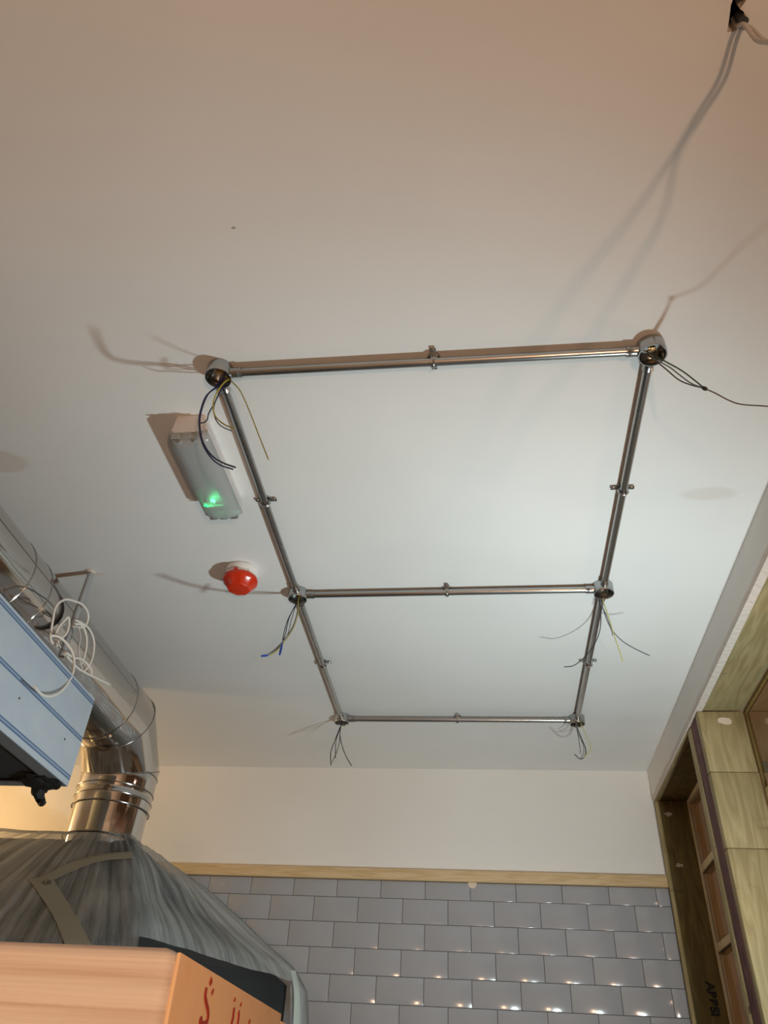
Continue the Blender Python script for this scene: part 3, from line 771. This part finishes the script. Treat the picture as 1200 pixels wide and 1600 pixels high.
for lab, pts, xs, mt_ in cabs:
    tag(obj('loose_cable', tube(B(), spline(cpts(pts, xs), 8), .0036 if mt_ is M_cable else .0028, 10), mt_), lab, 'cable', GC)

# ------------------------------------------------------------------ hood box with blue striped film
HZ0, HZ1, HY1, HY0, HXL = .712, .9755, 2.040, .75, -1.95
t = thing('extractor_hood', 'box-shaped steel extractor hood with blue striped protective film', 'hood', (-1.55, 1.5, HZ0))
obj('side_panel', box(B(), (HX - .004, HY0, HZ0), (HX, HY1, HZ1), .0012), M_film, t, label='blue striped filmed panel')
obj('end_panel', box(B(), (HXL, HY1 - .004, HZ0), (HX - .004, HY1, HZ1)), M_steel, t)
obj('end_panel', box(B(), (HXL, HY0, HZ0), (HX - .004, HY0 + .004, HZ1)), M_steel, t)
obj('side_panel', box(B(), (HXL, HY0 + .004, HZ0), (HXL + .004, HY1 - .004, HZ1)), M_steel, t)
obj('top_panel', box(B(), (HXL + .004, HY0 + .004, HZ1 - .004), (HX - .004, HY1 - .004, HZ1)), M_steel, t)
obj('lining', box(B(), (HXL + .006, HY0 + .006, HZ0 + .012), (HX - .048, HY1 - .012, HZ0 + .016)), M_dark, t)  # dark sheet across the open underside, standing in for the shade inside
bm = B(); box(bm, (HX - .045, HY0 + .004, HZ0), (HX - .004, HY1 - .004, HZ0 + .003)); box(bm, (HX - .047, HY0 + .004, HZ0), (HX - .044, HY1 - .03, HZ0 + .03))
obj('bottom_flange', bm, M_steel, t)
obj('bottom_flange', box(B(), (HXL + .004, HY1 - .030, HZ0), (HX - .047, HY1 - .004, HZ0 + .003)), M_steel, t)
# screws and little marks on the face
for p in ((30, 1091), (101, 1155)):
    obj('rivet', lathe(B(), onx(*p, HX), [(0, .002), (.0025, .0015), (.0032, 0)], 10, Vector((1, 0, 0))), M_hook, t)
bm = B()
q0 = onz(74, 1226, HZ0)
q = bmesh.new(); bmesh.ops.create_icosphere(q, subdivisions=4, radius=1.0)
for v_ in q.verts:
    n_ = noise.noise(v_.co * 2.3) * .5 + noise.noise(v_.co * 6) * .2
    p = v_.co * (1 + n_ * .6)
    v_.co = Vector((q0.x - .006 + p.x * .055, q0.y - .022 + p.y * .050, HZ0 + .002 + p.z * .016))
merge(bm, q)
q1 = onz(70, 1238, HZ0)
P = [q1 + Vector((0, -.03, .01)), q1 + Vector((0, -.03, -.012)), onz(66, 1252, HZ0 - .03), onz(65, 1256, HZ0 - .045)]
P = spline(P, 5); tube(bm, P, [.030 - .0245 * (i / (len(P) - 1)) ** .7 for i in range(len(P))], 10)
for v_ in bm.verts: v_.co += Vector((noise.noise(v_.co * 60), noise.noise(v_.co * 55 + Vector((3, 3, 3))), noise.noise(v_.co * 50 + Vector((9, 0, 0))))) * .006
tag(obj('bin_liner_scrap', bm, M_rag), 'crumpled black scrap stuffed under the corner of the steel hood', 'scrap')

# ------------------------------------------------------------------ oven under polythene
OZ = .41
q1 = Vector((-1.05, 2.50)); q2 = Vector((-.735, 3.24)); side = (q2 - q1); perp = Vector((-side.y, side.x)).normalized()
q0_, q3_ = Vector((-2.6, 2.46)), Vector((-2.6, 3.28))
t = thing('pizza_oven', 'dark steel oven with a pyramid hood, wrapped under cloudy polythene', 'oven', ((q1.x + q3_.x) / 2, (q1.y + q3_.y) / 2, FL))
cx, cy = DX, DY
def inset(p, f): c_ = Vector((cx - .25, cy)); return c_ + (Vector(p) - c_) * f
base4 = [q1, q2, q3_, q0_]
top4 = [Vector((cx + .165, cy - .10)), Vector((cx + .165, cy + .13)), Vector((cx - 1.0, cy + .13)), Vector((cx - 1.0, cy - .10))]
bm = B()
rg = [[bm.verts.new((p.x, p.y, z)) for p in pts] for pts, z in ((top4, .790), (base4, OZ), (base4, OZ - .14))]
for a, c_ in zip(rg, rg[1:]):
    for k in range(4): bm.faces.new((a[k], a[(k + 1) % 4], c_[(k + 1) % 4], c_[k]))
bm.faces.new(rg[0]); bm.faces.new(rg[2])
obj('hood', bm, M_oven, t, smooth=False)
b2 = [Vector((p.x, p.y)) + (Vector((-1.7, 3.1)) - Vector((p.x, p.y))) * .10 for p in base4]
bm = B(); prism(bm, [(p.x, p.y) for p in b2], FL, OZ - .141); obj('body', bm, M_oven, t, smooth=False)
# polythene: draped skin, hugging hood at the front, bagging out on the right
def sheet_ring(s):
    """s 0..1 down the sheet; returns polar-ish outline function parameters"""
    prof = [(0, .800, 0.0), (.08, .798, .03), (.30, .685, .34), (.50, .56, .64), (.66, .47, .87), (.78, .395, 1.0), (.88, .27, 1.06), (1.0, .10, 1.05)]
    for a, c_ in zip(prof, prof[1:]):
        if s <= c_[0]:
            f = (s - a[0]) / (c_[0] - a[0]); return a[1] + (c_[1] - a[1]) * f, a[2] + (c_[2] - a[2]) * f
    return prof[-1][1:]
topo = [Vector((cx + .165, cy - .155)), Vector((cx + .165, cy + .155)), Vector((cx - 1.1, cy + .20)), Vector((cx - 1.1, cy - .155))]
baso = [q1 + Vector((.02, -.05)), q2 + Vector((.055, .02)), q3_ + Vector((0, .03)), q0_ + Vector((0, -.05))]
def along(poly, u):
    n_ = len(poly); L = [(poly[(i + 1) % n_] - poly[i]).length for i in range(n_)]
    k = int(u * 4) % 4; f = u * 4 - int(u * 4); return poly[k] + (poly[(k + 1) % 4] - poly[k]) * f
NU, NV = 200, 70
bm = B(); rows_ = []
for j in range(NV + 1):
    s = j / NV; z, w_ = sheet_ring(s); row = []
    for i in range(NU):
        u = i / NU
        a = along(topo, u); c_ = along(baso, u)
        # rounded corner pull-in
        p = a + (c_ - a) * w_
        k = u * 4 % 1
        ctr = Vector((cx - .5, cy)); out_ = (p - ctr).normalized()
        bulge = .03 * math.sin(math.pi * min(1, s * 1.1)) * (1 if int(u * 4) in (0, 1) else .4)
        if int(u * 4) == 1: bulge *= 1.4
        P3 = Vector((p.x, p.y, z))
        nz = noise.noise(Vector((u * 26 + s * 3, s * 2.2, 1))) * .014 + noise.noise(Vector((u * 70, s * 7, 4))) * .003 + noise.noise(Vector((u * 9, s * 5, 8))) * .016
        f_ = (bulge + nz * (0.5 + s)) + .006
        P3 += Vector((out_.x * f_, out_.y * f_, nz * .5 * (1 - s)))
        row.append(bm.verts.new(P3))
    rows_.append(row)
JC = int(.765 * NV); cutset = set(v_ for r in rows_[JC:] for v_ in r)
for i in range(int(NU * .235)): rows_[JC - 1][i].co.z += .002 * math.sin(i * .55)
for a, c_ in zip(rows_, rows_[1:]):
    for i in range(NU):
        if i < NU * .235 and a is not rows_[0] and c_[i] in cutset: continue
        bm.faces.new((a[i], a[(i + 1) % NU], c_[(i + 1) % NU], c_[i]))
mid = [bm.verts.new((v_.co + (Vector((cx - .25 if i < NU / 2 else cx - .6, cy, v_.co.z)) - v_.co) * .10)) for i, v_ in enumerate(rows_[0])]
for i in range(NU): bm.faces.new((rows_[0][i], rows_[0][(i + 1) % NU], mid[(i + 1) % NU], mid[i]))
sheet_pts = [[v_.co.copy() for v_ in r] for r in rows_]
sheet = obj('polythene_sheet', bm, M_poly, angle=180)
tag(sheet, 'cloudy wrinkled polythene sheet draped over the dark oven below the duct', 'plastic sheet')

M_hem = plastic('folded_film_hem', (.50, .55, .50), .45)
# tape strips lying on the sheet
from mathutils.bvhtree import BVHTree
flat = [p for r in sheet_pts for p in r]
polys = [(j * NU + i, j * NU + (i + 1) % NU, (j + 1) * NU + (i + 1) % NU, (j + 1) * NU + i) for j in range(NV) for i in range(NU)]
bvh = BVHTree.FromPolygons(flat, polys)
def cast(px, py):
    r = ray(px, py).normalized(); h = bvh.ray_cast(Vector((0, 0, 0)), r, 8)
    return (h[0] - r * .004) if h[0] else None
def strip(name, L_, R_, label, mat, parent=None, n=16):
    bm = B(); prev = None
    ls = spline([Vector((a, c_, 0)) for a, c_ in L_], n); rs_ = spline([Vector((a, c_, 0)) for a, c_ in R_], n)
    for a, c_ in zip(ls, rs_):
        row = []
        for f in (0, .33, .66, 1):
            q = a + (c_ - a) * f; h = cast(q.x, q.y)
            if h is None: row = None; break
            row.append(h)
        if row is None: prev = None; continue
        dirn = (row[0] * -1).normalized()
        vs = [bm.verts.new(p) for p in row] ; vb = [bm.verts.new(p + dirn * .0006) for p in row]
        if prev:
            for k in range(3):
                bm.faces.new((prev[0][k], prev[0][k + 1], vs[k + 1], vs[k])); bm.faces.new((prev[1][k], vb[k], vb[k + 1], prev[1][k + 1]))
            bm.faces.new((prev[0][0], vs[0], vb[0], prev[1][0])); bm.faces.new((prev[0][3], prev[1][3], vb[3], vs[3]))
        prev = (vs, vb)
    return tag(obj(name, bm, mat), label, 'tape' if label else None)
strip('masking_tape', [(45, 1375), (60, 1395), (85, 1435), (104, 1482)], [(78, 1366), (92, 1388), (118, 1430), (146, 1482)], 'beige masking tape strip slanting down the front of the polythene', M_mask)
strip('masking_tape', [(66, 1372), (100, 1352), (150, 1336), (205, 1330)], [(86, 1374), (112, 1362), (156, 1346), (207, 1341)], 'beige masking tape strip running up towards the duct base', M_mask)
hm = strip('hem', [(372, 1406), (400, 1422), (428, 1452), (447, 1500), (459, 1545), (458, 1610)], [(376, 1402), (406, 1420), (436, 1452), (456, 1500), (468, 1545), (470, 1610)], None, M_hem)
hm.parent = sheet; hm.location = hm.location - sheet.location
bm = B()
for a, c_ in (((70, 1382), (67.5, 1377)), ((73.5, 1382), (76, 1375.5)), ((77, 1381), (79.5, 1375)), ((76.5, 1378), (79.5, 1378.5))):
    h1, h2 = cast(*a), cast(*c_)
    if h1 and h2: tube(bm, [h1 * .998, h2 * .998], .0012, 6)
tape1 = [o for o in C.objects if o.name == 'masking_tape'][0]
if len(bm.verts): obj('pen_mark', bm, M_ink, tape1, label='black pen letters')

# ------------------------------------------------------------------ timber beam end close to the camera
BY, BX = .35, onz(280, 1478, 1).x
kk = ony(280, 1478, BY); BX, BZ = kk.x, kk.z
BYe = onx(440, 1590, BX).y
t = thing('timber_beam', 'thick pine beam end close to camera with red stamped marks', 'timber', (BX - .5, BY + .1, FL))
bm = B(); box(bm, (BX - 1.3, BY, BZ - .22), (BX - .0015, BYe, BZ), .006, 3)
obj('beam', bm, M_beam, t)
bm = box(B(), (BX - .002, BY + .004, BZ - .218), (BX, BYe - .001, BZ - .0015), .0008)
sawn = obj('sawn_end', bm, M_end, t, label='orange sawn end face')
bm = B(); box(bm, (BX - .9, BY + .04, FL), (BX - .8, BYe - .04, BZ - .22), .003); box(bm, (BX - .30, BY + .04, FL), (BX - .20, BYe - .04, BZ - .22), .003)
obj('upright', bm, M_beam, t)
bm = B()
S1 = (270, 1460); sc = 130 / 1200
def ep(p, dx=.0006): q = onx(S1[0] + p[0] * sc, S1[1] + p[1] * sc, BX); return Vector((q.x + dx, q.y, q.z))
strokes = [([(478, 770), (462, 880), (478, 990), (500, 1090), (500, 1200), (470, 1290), (410, 1300), (385, 1250), (410, 1225)], 1.0), ([(535, 655), (545, 700)], 1.2), ([(580, 800), (555, 860)], .7),
           ([(880, 1060), (870, 1130), (860, 1210), (840, 1300), (850, 1400)], 1.0), ([(945, 1110), (945, 1180), (930, 1290), (930, 1400)], 1.0), ([(885, 930), (887, 952)], .9), ([(975, 1000), (977, 1022)], .9),
           ([(500, 1330), (520, 1400), (480, 1450), (430, 1420)], 1.0), ([(1110, 1240), (1090, 1280)], .6)]
for pts, w_ in strokes:
    P = spline([ep(p) for p in pts], 6); tube(bm, P, .0014 * w_, 6)
for v_ in bm.verts: v_.co.x = BX + (v_.co.x - BX) * .35
obj('stamp', bm, M_red, sawn, label='red stamped marks')
t = thing('pale_board', 'pale board standing behind the orange beam end', 'timber', (BX - .3, BYe + .1, FL))
obj('board', box(B(), (BX - .6, BYe + .002, FL), (BX, BYe + .20, onx(440, 1590, BX).z - .001), .002), M_board, t)

# ------------------------------------------------------------------ cables hanging from the ceiling hole
hc = onz(1156, 28, CEIL)
t = thing('cable_clamp', 'small dark metal cable clamp in the ceiling hole at top right', 'clamp', hc)
bm = B()
a0_ = onz(1160, 30, CEIL)
q = bmesh.new(); bmesh.ops.create_cube(q, size=1.0)
for v_ in q.verts: v_.co = Vector((v_.co.x * .016, v_.co.y * .012, v_.co.z * .030))
bmesh.ops.bevel(q, geom=q.edges[:], offset=.002, segments=2, affect='EDGES')
merge(bm, q, 0, Matrix.Translation(a0_ + Vector((0, 0, .006))) @ Matrix.Rotation(.6, 4, 'Z'))
obj('clamp', bm, M_hook, t)
WL = Vector((.70, -1.30, -.6))
def shadow_src(p, u): S = onz(*p, CEIL); return S + (WL - S) * u
for lab, first, offs in (('white-grey cable hanging from the ceiling hole, left of the pair', (1152, 40), 0), ('white-grey cable hanging from the ceiling hole, right of the pair', (1158, 44), 1)):
    h0 = onz(*first, CEIL)
    if offs == 0:
        sp_ = [((1142, 62), .018), ((1122, 125), .050), ((1085, 185), .095), ((1050, 245), .14), ((985, 340), .20), ((900, 445), .27), ((845, 525), .33), ((790, 600), .40)]
    else:
        sp_ = [((1150, 66), .018), ((1132, 125), .050), ((1092, 188), .095), ((1058, 245), .14), ((1030, 350), .20), ((940, 500), .27), ((880, 590), .33), ((800, 690), .40)]
    P = [h0 + Vector((0, 0, .03)), h0] + [shadow_src(p, u) for p, u in sp_]
    P.append(P[-1] + Vector((.0, -.1, -.3)))
    tag(obj('hanging_cable', tube(B(), spline(P, 10), .0036, 10), M_greycable), lab, 'cable', 'cables hanging from the ceiling hole')
